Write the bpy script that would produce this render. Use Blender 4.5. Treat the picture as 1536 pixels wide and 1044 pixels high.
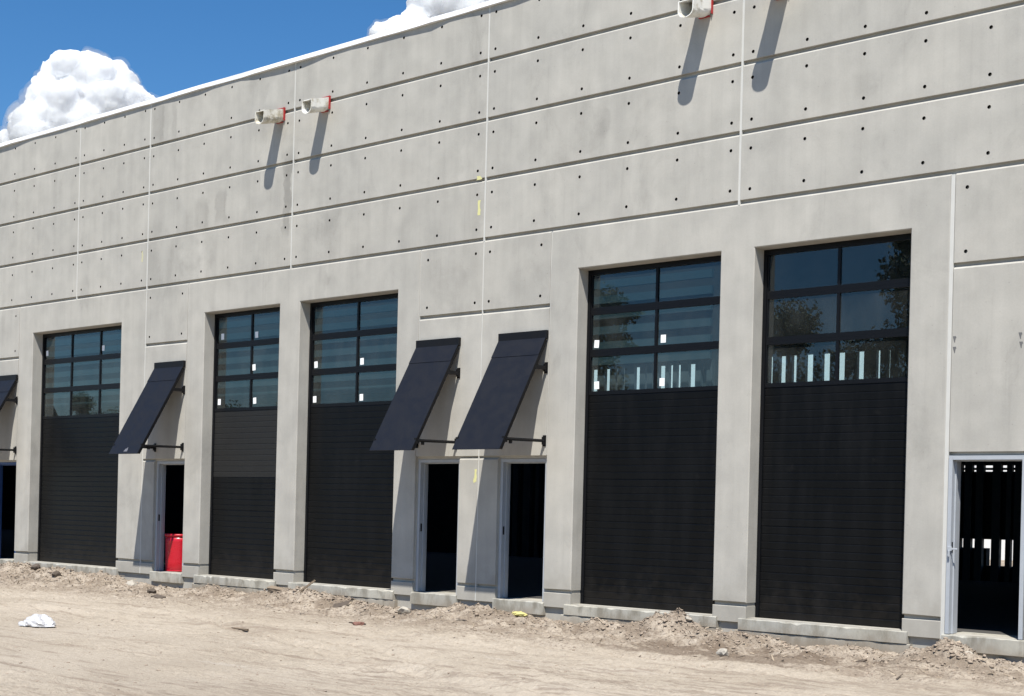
import bpy, bmesh, math, random
import numpy as np
from mathutils import Vector, Matrix
R = math.radians
random.seed(7)
for o in list(bpy.data.objects): bpy.data.objects.remove(o)
SC = bpy.context.scene
COL = SC.collection

# ------------------------------------------------------------------ camera, light, exposure
cam_d = bpy.data.cameras.new('camera')
cam = bpy.data.objects.new('camera', cam_d); COL.objects.link(cam)
cam.location = (0, -16.824, 1.387)
_yaw, _roll = 0.720774, 0.024674
_f = Vector((-math.sin(_yaw), math.cos(_yaw), 0)); _r = Vector((math.cos(_yaw), math.sin(_yaw), 0)); _u = Vector((0, 0, 1))
_r2 = _r*math.cos(_roll) + _u*math.sin(_roll); _u2 = -_r*math.sin(_roll) + _u*math.cos(_roll)
cam.rotation_euler = Matrix((( _r2.x, _u2.x, -_f.x), (_r2.y, _u2.y, -_f.y), (_r2.z, _u2.z, -_f.z))).to_euler()
cam_d.sensor_width = 36; cam_d.lens = 36*2150/1536
cam_d.shift_y = 243.5/1536
cam_d.clip_start = .1; cam_d.clip_end = 6000
SC.camera = cam

SUN_TO = Vector((.63, -1, 2.1)).normalized()
sun_d = bpy.data.lights.new('sun', 'SUN'); sun_d.energy = 4.5; sun_d.angle = R(.53); sun_d.color = (1, .955, .88)
sun = bpy.data.objects.new('sun', sun_d); COL.objects.link(sun)
sun.rotation_euler = SUN_TO.to_track_quat('Z', 'Y').to_euler(); sun.location = (0, -20, 40)
W = bpy.data.worlds.new('World'); SC.world = W; W.use_nodes = True
wn = W.node_tree; wn.nodes.clear()
sky = wn.nodes.new('ShaderNodeTexSky'); sky.sky_type = 'NISHITA'; sky.sun_disc = False
sky.sun_elevation = math.asin(SUN_TO.z); sky.sun_rotation = math.atan2(SUN_TO.x, SUN_TO.y)
sky.air_density = 1.0; sky.dust_density = .0; sky.ozone_density = 6.0; sky.altitude = 0
hs = wn.nodes.new('ShaderNodeHueSaturation'); hs.inputs['Saturation'].default_value = 1.22; hs.inputs['Value'].default_value = 1.26
bg = wn.nodes.new('ShaderNodeBackground'); bg.inputs['Strength'].default_value = .06
wo = wn.nodes.new('ShaderNodeOutputWorld')
wn.links.new(sky.outputs[0], hs.inputs['Color']); wn.links.new(hs.outputs[0], bg.inputs[0]); wn.links.new(bg.outputs[0], wo.inputs[0])
SC.view_settings.view_transform = 'Standard'; SC.view_settings.look = 'None'
SC.view_settings.exposure = .74; SC.view_settings.gamma = 1; SC.view_settings.use_curve_mapping = False
SC.cycles.max_bounces = 8; SC.cycles.transparent_max_bounces = 12

# ------------------------------------------------------------------ helpers
def link(o, parent=None):
    COL.objects.link(o)
    if parent: o.parent = parent
    return o
def obj(name, bm, m, parent=None, smooth=False):
    me = bpy.data.meshes.new(name)
    if isinstance(bm, bmesh.types.BMesh):
        bm.normal_update(); bm.to_mesh(me); bm.free()
    else:
        me.from_pydata(bm[0], [], bm[1]); me.update()
    if smooth:
        for p in me.polygons: p.use_smooth = True
    for mm in (m if isinstance(m, (list, tuple)) else [m]): me.materials.append(mm)
    return link(bpy.data.objects.new(name, me), parent)
def tag(o, label=None, cat=None, group=None, kind=None):
    if label: o['label'] = label
    if cat: o['category'] = cat
    if group: o['group'] = group
    if kind: o['kind'] = kind
    return o
def empty(name, loc=(0, 0, 0)):
    o = bpy.data.objects.new(name, None); o.location = loc; o.empty_display_size = .2
    return link(o)
def again(o, parent, loc=None):
    c = o.copy(); COL.objects.link(c); c.parent = parent
    if loc is not None: c.location = loc
    return c
def box(bm, x0, x1, y0, y1, z0, z1, bev=0):
    r = bmesh.ops.create_cube(bm, size=1, matrix=Matrix.Translation(((x0+x1)/2, (y0+y1)/2, (z0+z1)/2)) @ Matrix.Diagonal((x1-x0, y1-y0, z1-z0, 1)))
    if bev:
        es = list({e for v in r['verts'] for e in v.link_edges})
        bmesh.ops.bevel(bm, geom=es, offset=bev, segments=1, affect='EDGES', profile=.5)
    return bm
def boxes(*l, bev=0):
    bm = bmesh.new()
    for b in l: box(bm, *b, bev=bev)
    return bm
def tube(bm, a, b, r, seg=10):
    a, b = Vector(a), Vector(b); d = b-a
    bmesh.ops.create_cone(bm, cap_ends=True, segments=seg, radius1=r, radius2=r, depth=d.length,
        matrix=Matrix.Translation((a+b)/2) @ d.to_track_quat('Z', 'Y').to_matrix().to_4x4())

# numpy value noise
def _h(ix, iy, s):
    n = (ix*374761393 + iy*668265263 + s*1274126177) & 0xffffffff
    n = ((n ^ (n >> 13))*1274126177) & 0xffffffff
    return ((n ^ (n >> 16)) & 0xffff)/65535.0
def vnoise(x, y, s=0):
    ix = np.floor(x).astype(np.int64); iy = np.floor(y).astype(np.int64); fx = x-ix; fy = y-iy
    fx = fx*fx*fx*(fx*(fx*6-15)+10); fy = fy*fy*fy*(fy*(fy*6-15)+10)
    a = _h(ix, iy, s); b = _h(ix+1, iy, s); c = _h(ix, iy+1, s); d = _h(ix+1, iy+1, s)
    return (a+(b-a)*fx)*(1-fy) + (c+(d-c)*fx)*fy - .5
def fbm(x, y, o=4, s=0, g=.5):
    t = 0; a = 1
    for k in range(o): t = t + a*vnoise(x*2**k+17.3*k, y*2**k-9.1*k, s+k); a *= g
    return t

# ------------------------------------------------------------------ materials
class N:
    def __init__(s, name):
        s.m = bpy.data.materials.new(name); s.m.use_nodes = True; s.t = s.m.node_tree
        s.b = s.t.nodes['Principled BSDF']; s.out = s.t.nodes['Material Output']
    def n(s, ty, ins=None, **kw):
        n = s.t.nodes.new(ty)
        for k, v in kw.items(): setattr(n, k, v)
        for k, v in (ins or {}).items():
            if isinstance(v, bpy.types.NodeSocket): s.t.links.new(v, n.inputs[k])
            else: n.inputs[k].default_value = v
        return n
    def pos(s): return s.n('ShaderNodeNewGeometry').outputs['Position']
    def mapped(s, scale): return s.n('ShaderNodeMapping', {'Vector': s.pos(), 'Scale': scale}).outputs[0]
    def noise(s, vec, scale, det=4, rough=.55, dist=0): return s.n('ShaderNodeTexNoise', {'Vector': vec, 'Scale': scale, 'Detail': det, 'Roughness': rough, 'Distortion': dist}).outputs['Fac']
    def math(s, op, a, b=0, c=None, clamp=False):
        d = {0: a, 1: b}
        if c is not None: d[2] = c
        return s.n('ShaderNodeMath', d, operation=op, use_clamp=clamp).outputs[0]
    def rng(s, v, a, b, c, d, smooth=True): return s.n('ShaderNodeMapRange', {'Value': v, 'From Min': a, 'From Max': b, 'To Min': c, 'To Max': d}, interpolation_type='SMOOTHSTEP' if smooth else 'LINEAR').outputs[0]
    def mix(s, f, a, b, mode='MIX'):
        n = s.n('ShaderNodeMix', data_type='RGBA', blend_type=mode); n.clamp_factor = True
        for i, v in ((0, f), (6, a), (7, b)):
            if isinstance(v, bpy.types.NodeSocket): s.t.links.new(v, n.inputs[i])
            else: n.inputs[i].default_value = v if i == 0 or len(v) == 4 else (*v, 1)
        return n.outputs[2]
    def set(s, k, v):
        if isinstance(v, bpy.types.NodeSocket): s.t.links.new(v, s.b.inputs[k])
        else: s.b.inputs[k].default_value = v if not isinstance(v, tuple) or len(v) == 4 else (*v, 1)
        return s
    def bump(s, h, dist, st=1): s.set('Normal', s.n('ShaderNodeBump', {'Height': h, 'Distance': dist, 'Strength': st}).outputs[0]); return s

def mat(name, col, rough=.6, var=.12, scale=9, metal=0, spec=None):
    g = N(name)
    f = g.noise(g.pos(), scale)
    g.set('Base Color', g.mix(f, tuple(c*(1-var) for c in col), tuple(min(1, c*(1+var)) for c in col)))
    g.set('Roughness', g.rng(g.noise(g.pos(), scale*2.7), .3, .7, max(0, rough-.08), min(1, rough+.08)))
    g.set('Metallic', metal)
    if spec is not None: g.set('Specular IOR Level', spec)
    return g.m

def make_concrete(name, base, warm, stains=(), foot=False):
    g = N(name); P = g.pos()
    big = g.noise(P, .55, 3); mid = g.noise(P, 2.2, 5, .6); fine = g.noise(P, 45, 4, .7)
    streak = g.noise(g.mapped((2.6, 2.6, .16)), 1.6, 5, .62)
    streak2 = g.noise(g.mapped((9, 9, .35)), 1.3, 4, .6)
    c = g.mix(g.rng(big, .3, .7, 0, 1), base, warm)
    v = g.math('ADD', g.rng(streak, .28, .72, .945, 1.04), g.rng(mid, .3, .7, -.06, .05))
    v = g.math('ADD', v, g.rng(streak2, .56, .78, 0, -.08))
    v = g.math('ADD', v, g.rng(fine, .25, .75, -.035, .035))
    blot = g.noise(g.mapped((1, 1, .6)), .9, 6, .7, .8)
    v = g.math('ADD', v, g.rng(blot, .54, .70, 0, -.10)); v = g.math('ADD', v, g.rng(blot, .28, .40, .05, 0))
    pores = g.n('ShaderNodeTexVoronoi', {'Vector': P, 'Scale': 7.0, 'Randomness': 1.0}).outputs['Distance']
    v = g.math('ADD', v, g.rng(pores, .03, .075, -.16, 0))
    oi = g.n('ShaderNodeObjectInfo').outputs['Random']
    v = g.math('ADD', v, g.rng(oi, 0, 1, -.045, .04, False))
    sx = g.n('ShaderNodeSeparateXYZ', {0: P})
    for (x, z, w, h, s) in stains:
        wob = g.rng(mid, .2, .8, -.12, .12)
        dx = g.math('ABSOLUTE', g.math('ADD', g.math('SUBTRACT', sx.outputs[0], x), wob)); dz = g.math('ABSOLUTE', g.math('SUBTRACT', sx.outputs[2], z))
        m = g.math('MULTIPLY', g.rng(dx, w*.35, w*.62, 1, 0), g.rng(dz, h*.3, h*.65, 1, 0))
        v = g.math('ADD', v, g.math('MULTIPLY', m, s))
    c = g.mix(1.0, c, g.n('ShaderNodeCombineColor', {0: v, 1: v, 2: v}).outputs[0], 'MULTIPLY')
    if not foot:
        up = g.math('ADD', sx.outputs[2], g.rng(mid, .3, .7, -.18, .18)); c = g.mix(g.rng(up, .05, .55, .34, 0), c, (.29, .265, .22))
    if foot:
        d = g.noise(g.mapped((1.3, 1.3, .5)), 2.4, 6, .65)
        c = g.mix(g.rng(d, .44, .62, .08, .85), c, (.205, .19, .155)); c = g.mix(g.rng(d, .25, .40, .6, 0), c, (.50, .49, .46))
        up = g.math('ADD', sx.outputs[2], g.rng(mid, .3, .7, -.07, .07))
        c = g.mix(g.rng(up, -.32, -.02, .8, 0), c, (.26, .215, .165))
    g.set('Base Color', c); g.set('Roughness', .88); g.set('Specular IOR Level', .25)
    g.bump(g.math('ADD', g.math('MULTIPLY', mid, .6), g.math('MULTIPLY', fine, .25)), .006, .5)
    return g.m
M = {}
M['concrete'] = make_concrete('precast_concrete', (.378, .366, .333), (.416, .40, .36),
    [(-20.42, 7.05, .26, 1.5, -.26), (-22.35, 7.05, .32, .62, -.18), (-23.0, 6.95, .42, .6, -.12), (-24.5, 9.0, .35, .85, -.16), (-23.9, 9.0, .18, .7, -.10), (-19.4, 5.3, .3, .7, -.09), (-24.6, 6.4, .5, 1.3, -.08), (-15.75, 8.4, .3, 1.6, -.09), (-13.2, 7.2, .25, .5, -.08), (-8.9, 7.0, .3, .35, -.07), (-20.9, 7.9, .5, 1.0, .07), (-23.2, 6.2, .8, .9, .07),
     (-20.9, 9.0, .3, .45, .10), (-15.72, 6.3, .3, .9, -.05), (-11.0, 7.6, 1.3, 1.3, .05), (-22.9, 6.0, .25, .8, .07), (-12.6, 5.3, .6, .5, .05), (-9.0, 5.3, 1.2, .5, .04), (-16.0, 7.0, .12, .9, .05)])
M['footing'] = make_concrete('footing_concrete', (.40, .395, .36), (.43, .41, .35), foot=True)
M['slab'] = mat('slab_concrete', (.06, .058, .056), .85, .2, 3)
M['sealant'] = mat('joint_sealant', (.54, .535, .50), .7, .08, 6)
M['coping'] = mat('white_coping_metal', (.80, .81, .82), .38, .04, 3)
def make_door(name, base):
    g = N(name); P = g.pos(); z = g.n('ShaderNodeSeparateXYZ', {0: P}).outputs[2]
    a = g.noise(g.mapped((3, 3, .5)), 1.5, 5, .6); b = g.noise(P, 5, 6, .65)
    c = g.mix(g.rng(a, .42, .72, 0, .32), base, tuple(v*2.3 for v in base))
    dust = g.math('MULTIPLY', g.rng(g.math('ADD', z, g.rng(b, .3, .7, -.25, .25)), .0, .55, 1, 0), .045)
    c = g.mix(dust, c, (.16, .135, .11)); c = g.mix(g.rng(b, .62, .74, 0, .02), c, (.2, .18, .16))
    g.set('Base Color', c); g.set('Roughness', g.rng(a, .3, .7, .30, .46)); g.set('Specular IOR Level', .16)
    g.bump(g.noise(g.mapped((1, 1, .4)), 1.1, 2), .004, .5); return g.m
M['black'] = make_door('black_door_steel', (.0036, .0038, .0041))
M['black_sheen'] = mat('sheen_door_steel', (.018, .018, .0175), .5, .12, 4, spec=.2)  # paler base colour paints in a glancing reflection on two door sections
M['frame'] = mat('black_aluminium', (.005, .0055, .007), .38, .15, 20, spec=.2)
M['awning'] = mat('charcoal_sheet_metal', (.0105, .0118, .0165), .5, .0, 2, spec=.2)
M['awning_dark'] = mat('awning_underside', (.006, .006, .007), .5, .1, 6, spec=.2)
M['rod'] = mat('black_bracket_steel', (.005, .005, .006), .5, .2, 20, spec=.25)
M['flashing'] = mat('dark_flashing', (.0075, .0078, .0095), .5, .05, 3, spec=.2)
M['blue_frame'] = mat('blue_door_frame', (.03, .07, .20), .5, .1, 5)
M['dark_field'] = mat('unseen_dark_field', (.055, .065, .03), .95, .4, .6)
M['backdrop_pale'] = mat('pale_backdrop_paint', (.75, .75, .73), .8, .05, .3)
M['galv'] = mat('primed_door_frame', (.37, .395, .425), .5, .10, 7)
M['white_plastic'] = None
M['red'] = mat('red_plastic', (.46, .006, .018), .32, .08, 5)
M['red_tape'] = mat('red_sealing_tape', (.36, .025, .025), .5, .2, 30)
M['sticker'] = mat('white_paper', (.85, .86, .86), .6, .03, 30)
M['silver'] = mat('silver_print', (.13, .13, .145), .4, .1, 30)
M['yellow'] = mat('yellow_crayon', (.60, .58, .27), .8, .12, 40)
M['yellow_cloth'] = mat('yellow_cloth', (.50, .45, .17), .8, .2, 30)
M['ink'] = mat('grey_crayon', (.13, .13, .13), .9, .1, 30)
M['dark_wall'] = mat('interior_dark', (.016, .017, .018), .9, .2, 2)  # darkness of the interior put into a near-black colour
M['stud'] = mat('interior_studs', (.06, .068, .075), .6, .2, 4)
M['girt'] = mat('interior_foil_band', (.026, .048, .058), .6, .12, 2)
M['wood'] = mat('weathered_wood', (.20, .155, .11), .85, .3, 18)
M['dark_scrap'] = mat('dark_scrap', (.085, .066, .05), .8, .3, 25)
M['pale_chunk'] = mat('pale_concrete_chunk', (.37, .34, .29), .9, .15, 18)
M['rust'] = mat('reddish_scrap', (.16, .075, .055), .8, .3, 25)
M['bark'] = mat('tree_bark', (.09, .065, .05), .9, .3, 8)
M['bag'] = mat('white_plastic_film', (.46, .46, .47), .35, .03, 20)
M['hole_shade'] = mat('tie_hole_shade', (.012, .012, .012), .7, .2, 40, spec=.1)  # near-black colour paints the shade inside the tie holes
M['roof'] = mat('roof_membrane', (.6, .6, .6), .8, .1, 2)
def leafm(name, a, b):
    g = N(name); g.set('Base Color', g.mix(g.rng(g.n('ShaderNodeNewGeometry').outputs['Random Per Island'], 0, 1, 0, 1), a, b)); g.set('Roughness', .6); return g.m
M['leaf'] = leafm('leaf', (.05, .075, .03), (.12, .155, .06))

def make_spout():
    g = N('dirty_white_spout'); f = g.noise(g.pos(), 6, 5, .65); sx = g.n('ShaderNodeSeparateXYZ', {0: g.pos()})
    c = g.mix(g.rng(f, .48, .66, 0, .75), (.74, .73, .68), (.40, .36, .26)); g.set('Base Color', c); g.set('Roughness', .5); return g.m
M['spout'] = make_spout()
def make_spout_dirty():
    g = N('mud_stained_spout'); f = g.noise(g.pos(), 7, 5, .65)
    c = g.mix(g.rng(f, .42, .62, 0, .8), (.66, .64, .57), (.33, .285, .19)); g.set('Base Color', c); g.set('Roughness', .6); return g.m
M['spout_dirty'] = make_spout_dirty()
def make_glass():
    g = N('tinted_glass')
    tr = g.n('ShaderNodeBsdfTransparent', {'Color': (.66, .78, .80, 1)})
    gl = g.n('ShaderNodeBsdfGlossy', {'Roughness': .004, 'Color': (1, 1, 1, 1)})
    bf = g.n('ShaderNodeNewGeometry').outputs['Backfacing']
    fr = g.n('ShaderNodeFresnel', {'IOR': g.rng(bf, 0, 1, 1.52, 1/1.52, False)})
    mx = g.n('ShaderNodeMixShader', {0: fr.outputs[0], 1: tr.outputs[0], 2: gl.outputs[0]})
    dd = g.n('ShaderNodeBsdfDiffuse', {'Color': (.60, .60, .57, 1)}); P = g.pos()
    du = g.rng(g.noise(g.mapped((1, 1, .5)), 2.5, 5, .6), .3, .75, .006, .026)
    m2 = g.n('ShaderNodeMixShader', {0: du, 1: mx.outputs[0], 2: dd.outputs[0]})
    g.t.links.new(m2.outputs[0], g.out.inputs['Surface']); return g.m
M['glass'] = make_glass()
def make_ground():
    g = N('sandy_soil'); P = g.pos(); sx = g.n('ShaderNodeSeparateXYZ', {0: P})
    rotv = g.n('ShaderNodeMapping', {'Vector': P, 'Rotation': (0, 0, R(20)), 'Scale': (.35, 2.2, 1)}).outputs[0]
    st = g.noise(rotv, 1.5, 6, .62, .4); st2 = g.noise(rotv, 5.5, 5, .65)
    big = g.noise(P, .38, 4, .55); mid = g.noise(P, 2.6, 6, .62); fine = g.noise(P, 26, 5, .7); grit = g.noise(P, 90, 3, .7)
    c = g.mix(g.rng(big, .32, .68, 0, 1), (.405, .348, .276), (.475, .414, .335))
    c = g.mix(g.rng(st, .54, .70, 0, .6), c, (.215, .165, .125))
    c = g.mix(g.rng(st2, .55, .72, 0, .45), c, (.205, .16, .125))
    c = g.mix(g.rng(st, .26, .42, .6, 0), c, (.52, .465, .395))
    y = g.math('ADD', sx.outputs[1], g.rng(mid, .25, .75, -1.4, 1.4)); near = g.rng(y, -3.6, -1.6, 0, 1)
    rough = g.mix(g.rng(mid, .38, .62, 0, 1), (.19, .148, .11), (.42, .36, .29))
    c = g.mix(g.math('MULTIPLY', near, .8), c, rough)
    c = g.mix(g.math('MULTIPLY', near, g.rng(fine, .5, .64, 0, .6)), c, (.13, .10, .078))
    st3 = g.noise(g.n('ShaderNodeMapping', {'Vector': P, 'Rotation': (0, 0, R(14)), 'Scale': (1.3, 6, 1)}).outputs[0], 3.2, 6, .7, .6)
    c = g.mix(g.rng(st3, .54, .68, 0, .32), c, (.20, .155, .118)); c = g.mix(g.rng(st3, .30, .42, .4, 0), c, (.52, .47, .40))
    wx = g.math('ADD', sx.outputs[0], g.rng(mid, .2, .8, -1.5, 1.5)); wy = g.math('ADD', sx.outputs[1], g.rng(big, .2, .8, -1.2, 1.2))
    worn = g.math('MULTIPLY', g.math('MULTIPLY', g.rng(wx, -11.8, -9.8, 0, 1), g.rng(wy, -3.2, -4.2, 0, 1)), g.rng(st2, .46, .62, 0, .45)); c = g.mix(worn, c, (.20, .155, .12))
    dk = g.math('MULTIPLY', g.rng(g.math('ABSOLUTE', g.math('ADD', g.math('SUBTRACT', sx.outputs[0], -9.6), g.rng(st, .2, .8, -1.5, 1.5))), 1.2, 2.2, 1, 0), g.rng(g.math('ABSOLUTE', g.math('ADD', g.math('SUBTRACT', sx.outputs[1], -1.7), g.rng(mid, .2, .8, -.5, .5))), .35, .9, 1, 0))
    c = g.mix(g.math('MULTIPLY', dk, .65), c, (.13, .095, .068))
    c = g.mix(g.rng(fine, .35, .65, .0, .22), c, (.16, .125, .10))
    c = g.mix(g.rng(grit, .60, .75, 0, .4), c, (.14, .115, .09))
    g.set('Base Color', c); g.set('Roughness', .95); g.set('Specular IOR Level', .15)
    hgt = g.math('ADD', g.math('MULTIPLY', mid, .5), g.math('ADD', g.math('MULTIPLY', fine, .45), g.math('MULTIPLY', grit, .14)))
    g.bump(hgt, .075, .9); return g.m
M['ground'] = make_ground()
def make_cloud():
    g = N('cloud_white'); f = g.noise(g.n('ShaderNodeTexCoord').outputs['Object'], .16, 7, .62)
    g.set('Base Color', (.52, .535, .55)); g.set('Roughness', 1.0); g.set('Specular IOR Level', 0.0)
    g.set('Subsurface Weight', 1.0); g.set('Subsurface Scale', 18.0); g.b.inputs['Subsurface Radius'].default_value = (1, 1, 1.05); g.b.subsurface_method = 'BURLEY'
    g.bump(f, 2.5, .4)
    return g.m
M['cloud'] = make_cloud()
def make_mist():
    g = N('cloud_mist'); g.t.nodes.remove(g.b)
    v = g.n('ShaderNodeVolumePrincipled', {'Color': (.98, .98, 1, 1), 'Density': .032, 'Anisotropy': .0})
    g.t.links.new(v.outputs[0], g.out.inputs['Volume']); return g.m
M['mist'] = make_mist()

# ------------------------------------------------------------------ ground
RX0, RX1, RY0, RY1, STEP = -33.0, -3.0, -11.4, .06, .03
BASE = -.30
TRK = [(-12.2, -5.85, -.36, .16), (-11.4, -5.78, -.29, .14), (-14.0, -4.9, -.22, .16), (-20.0, -5.2, .06, .18), (-17.0, -4.0, .02, .15), (-9.0, -3.3, -.05, .2), (-10.0, -4.1, -.16, .15), (-9.5, -2.5, -.03, .2)]
MOUNDS = [(-27.3, -.35, .5, .3, .14), (-25.4, -.4, .5, .3, .12), (-22.0, -.35, .5, .28, .12), (-20.3, -.35, .5, .3, .10), (-18.3, -.4, .4, .25, .10), (-12.9, -.4, .5, .3, .10), (-9.9, -.35, .35, .25, .10), (-8.6, -.4, .5, .25, .06),(-11.55, -.55, .62, .42, .30), (-11.2, -.5, .22, .2, .10), (-10.45, -.65, .38, .32, .12), (-7.35, -.72, .55, .36, .24), (-6.6, -.9, .4, .35, .08), (-15.2, -.55, .9, .45, .17), (-13.9, -.7, .8, .45, .10),
    (-19.2, -.55, .75, .4, .20), (-17.2, -.7, .35, .3, .12), (-21.6, -.6, .6, .45, .08), (-24.6, -.7, .9, .45, .14), (-26.4, -.75, .8, .45, .22), (-28.1, -.8, .9, .5, .27), (-29.8, -1.0, 1.0, .6, .25), (-23.2, -1.3, .6, .4, .06), (-9.0, -1.0, .5, .3, .06)]
def ground_h(x, y):
    z = np.full(x.shape, BASE) + .05*fbm(x*.35, y*.5, 3, 3)
    w = np.exp(-(y/1.7)**2); w2 = np.exp(-(y/3.4)**2)
    z = z - .015*w2 - .025*w
    for (cx, cy, sx, sy, h) in MOUNDS:
        k = np.exp(-((x-cx)/sx)**2-((y-cy)/sy)**2)
        z = z + h*k*(1+.30*fbm(x*4, y*4, 4, 11, .55)) + .06*k**.5*(np.abs(fbm(x*9, y*9, 4, 15, .65))-.08)*min(1, h*6)
    z = z + w2*.085*fbm(x*1.6, y*2.2, 4, 5) + w*.085*fbm(x*4.5, y*5.5, 4, 7, .6)
    rid = 1-2*np.abs(fbm(x*6, y*6, 3, 21, .55)); z = z + w*.024*(rid**3) + w2*.022*fbm(x*15, y*17, 3, 25, .65)
    for (cx, cy, sl, wd) in TRK:
        d = (y-(cy+sl*(x-cx)) - .25*fbm(x*.4, x*0+cy, 2, 31))/wd
        fade = np.clip(1.25-np.abs(x-cx)/5, 0, 1)
        z = z + fade*(-.045*np.exp(-d**2)+.028*np.exp(-(np.abs(d)-1.7)**2*2.2))*(1+.9*fbm(x*3, y*3, 3, 41)) + fade*np.exp(-(d*.6)**2)*.022*fbm(x*9, y*14, 3, 47, .65)
    m = np.clip((fbm(x*.35, y*1.1, 3, 51)+.12)*3.5, 0, 1)
    z = z + m*.020*fbm(x*7+y*1.2, y*13, 4, 61, .7) + .006*fbm(x*14, y*14, 2, 71)
    e = np.minimum(np.minimum(x-RX0, RX1-x), y-RY0); k = np.clip(e/.8, 0, 1)
    return BASE + (z-BASE)*k
def gz(x, y): return float(ground_h(np.array([float(x)]), np.array([float(y)]))[0])
nx = int(round((RX1-RX0)/STEP))+1; ny = int(round((RY1-RY0)/STEP))+1
gx, gy = np.meshgrid(np.linspace(RX0, RX1, nx), np.linspace(RY0, RY1, ny))
gv = np.stack([gx.ravel(), gy.ravel(), ground_h(gx.ravel(), gy.ravel())], 1)
I = (np.arange(ny-1)[:, None]*nx + np.arange(nx-1)[None, :]).ravel()
gf = np.stack([I, I+1, I+1+nx, I+nx], 1)
FAR = 1500
FY = -30.0
ov = np.array([(-FAR, FY, BASE), (FAR, FY, BASE), (FAR, RY0, BASE), (-FAR, RY0, BASE), (RX0, RY0, BASE), (RX0, RY1, BASE), (-FAR, RY1, BASE), (RX1, RY0, BASE), (RX1, RY1, BASE), (FAR, RY1, BASE), (-FAR, FAR, BASE), (FAR, FAR, BASE)])
n0 = len(gv)
of = np.array([(0, 1, 2, 3), (3, 4, 5, 6), (7, 2, 9, 8), (6, 9, 11, 10)])+n0
gv = np.concatenate([gv, ov]); gf = np.concatenate([gf, of])
gm = bpy.data.meshes.new('ground'); gm.vertices.add(len(gv)); gm.vertices.foreach_set('co', gv.ravel())
gm.loops.add(gf.size); gm.loops.foreach_set('vertex_index', gf.ravel().astype(np.int32))
gm.polygons.add(len(gf)); gm.polygons.foreach_set('loop_start', np.arange(0, gf.size, 4, dtype=np.int32))
gm.polygons.foreach_set('use_smooth', np.ones(len(gf), dtype=bool))
gm.update(calc_edges=True); gm.validate(); gm.materials.append(M['ground'])
ground = link(bpy.data.objects.new('ground', gm)); tag(ground, kind='structure', label='pale sandy ground with tyre tracks, rougher and browner beside the wall')

fld = obj('unseen_dark_field', ([(-FAR, -FAR, BASE), (FAR, -FAR, BASE), (FAR, FY, BASE), (-FAR, FY, BASE)], [(0, 1, 2, 3)]), M['dark_field']); tag(fld, kind='structure')  # unseen field behind the camera, darkened to cut light bounced onto the wall
# ------------------------------------------------------------------ building
B = empty('warehouse_building', (-15.5, 0, 0))
tag(B, 'long grey precast concrete warehouse with black roller doors and white roof edge', 'building')
BO = Vector((-15.5, 0, 0))
def part(name, bm, m, parent=B, smooth=False):
    o = obj(name, bm, m, parent, smooth)
    if parent is B: o.matrix_parent_inverse = Matrix.Translation(-BO)
    return o

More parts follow.
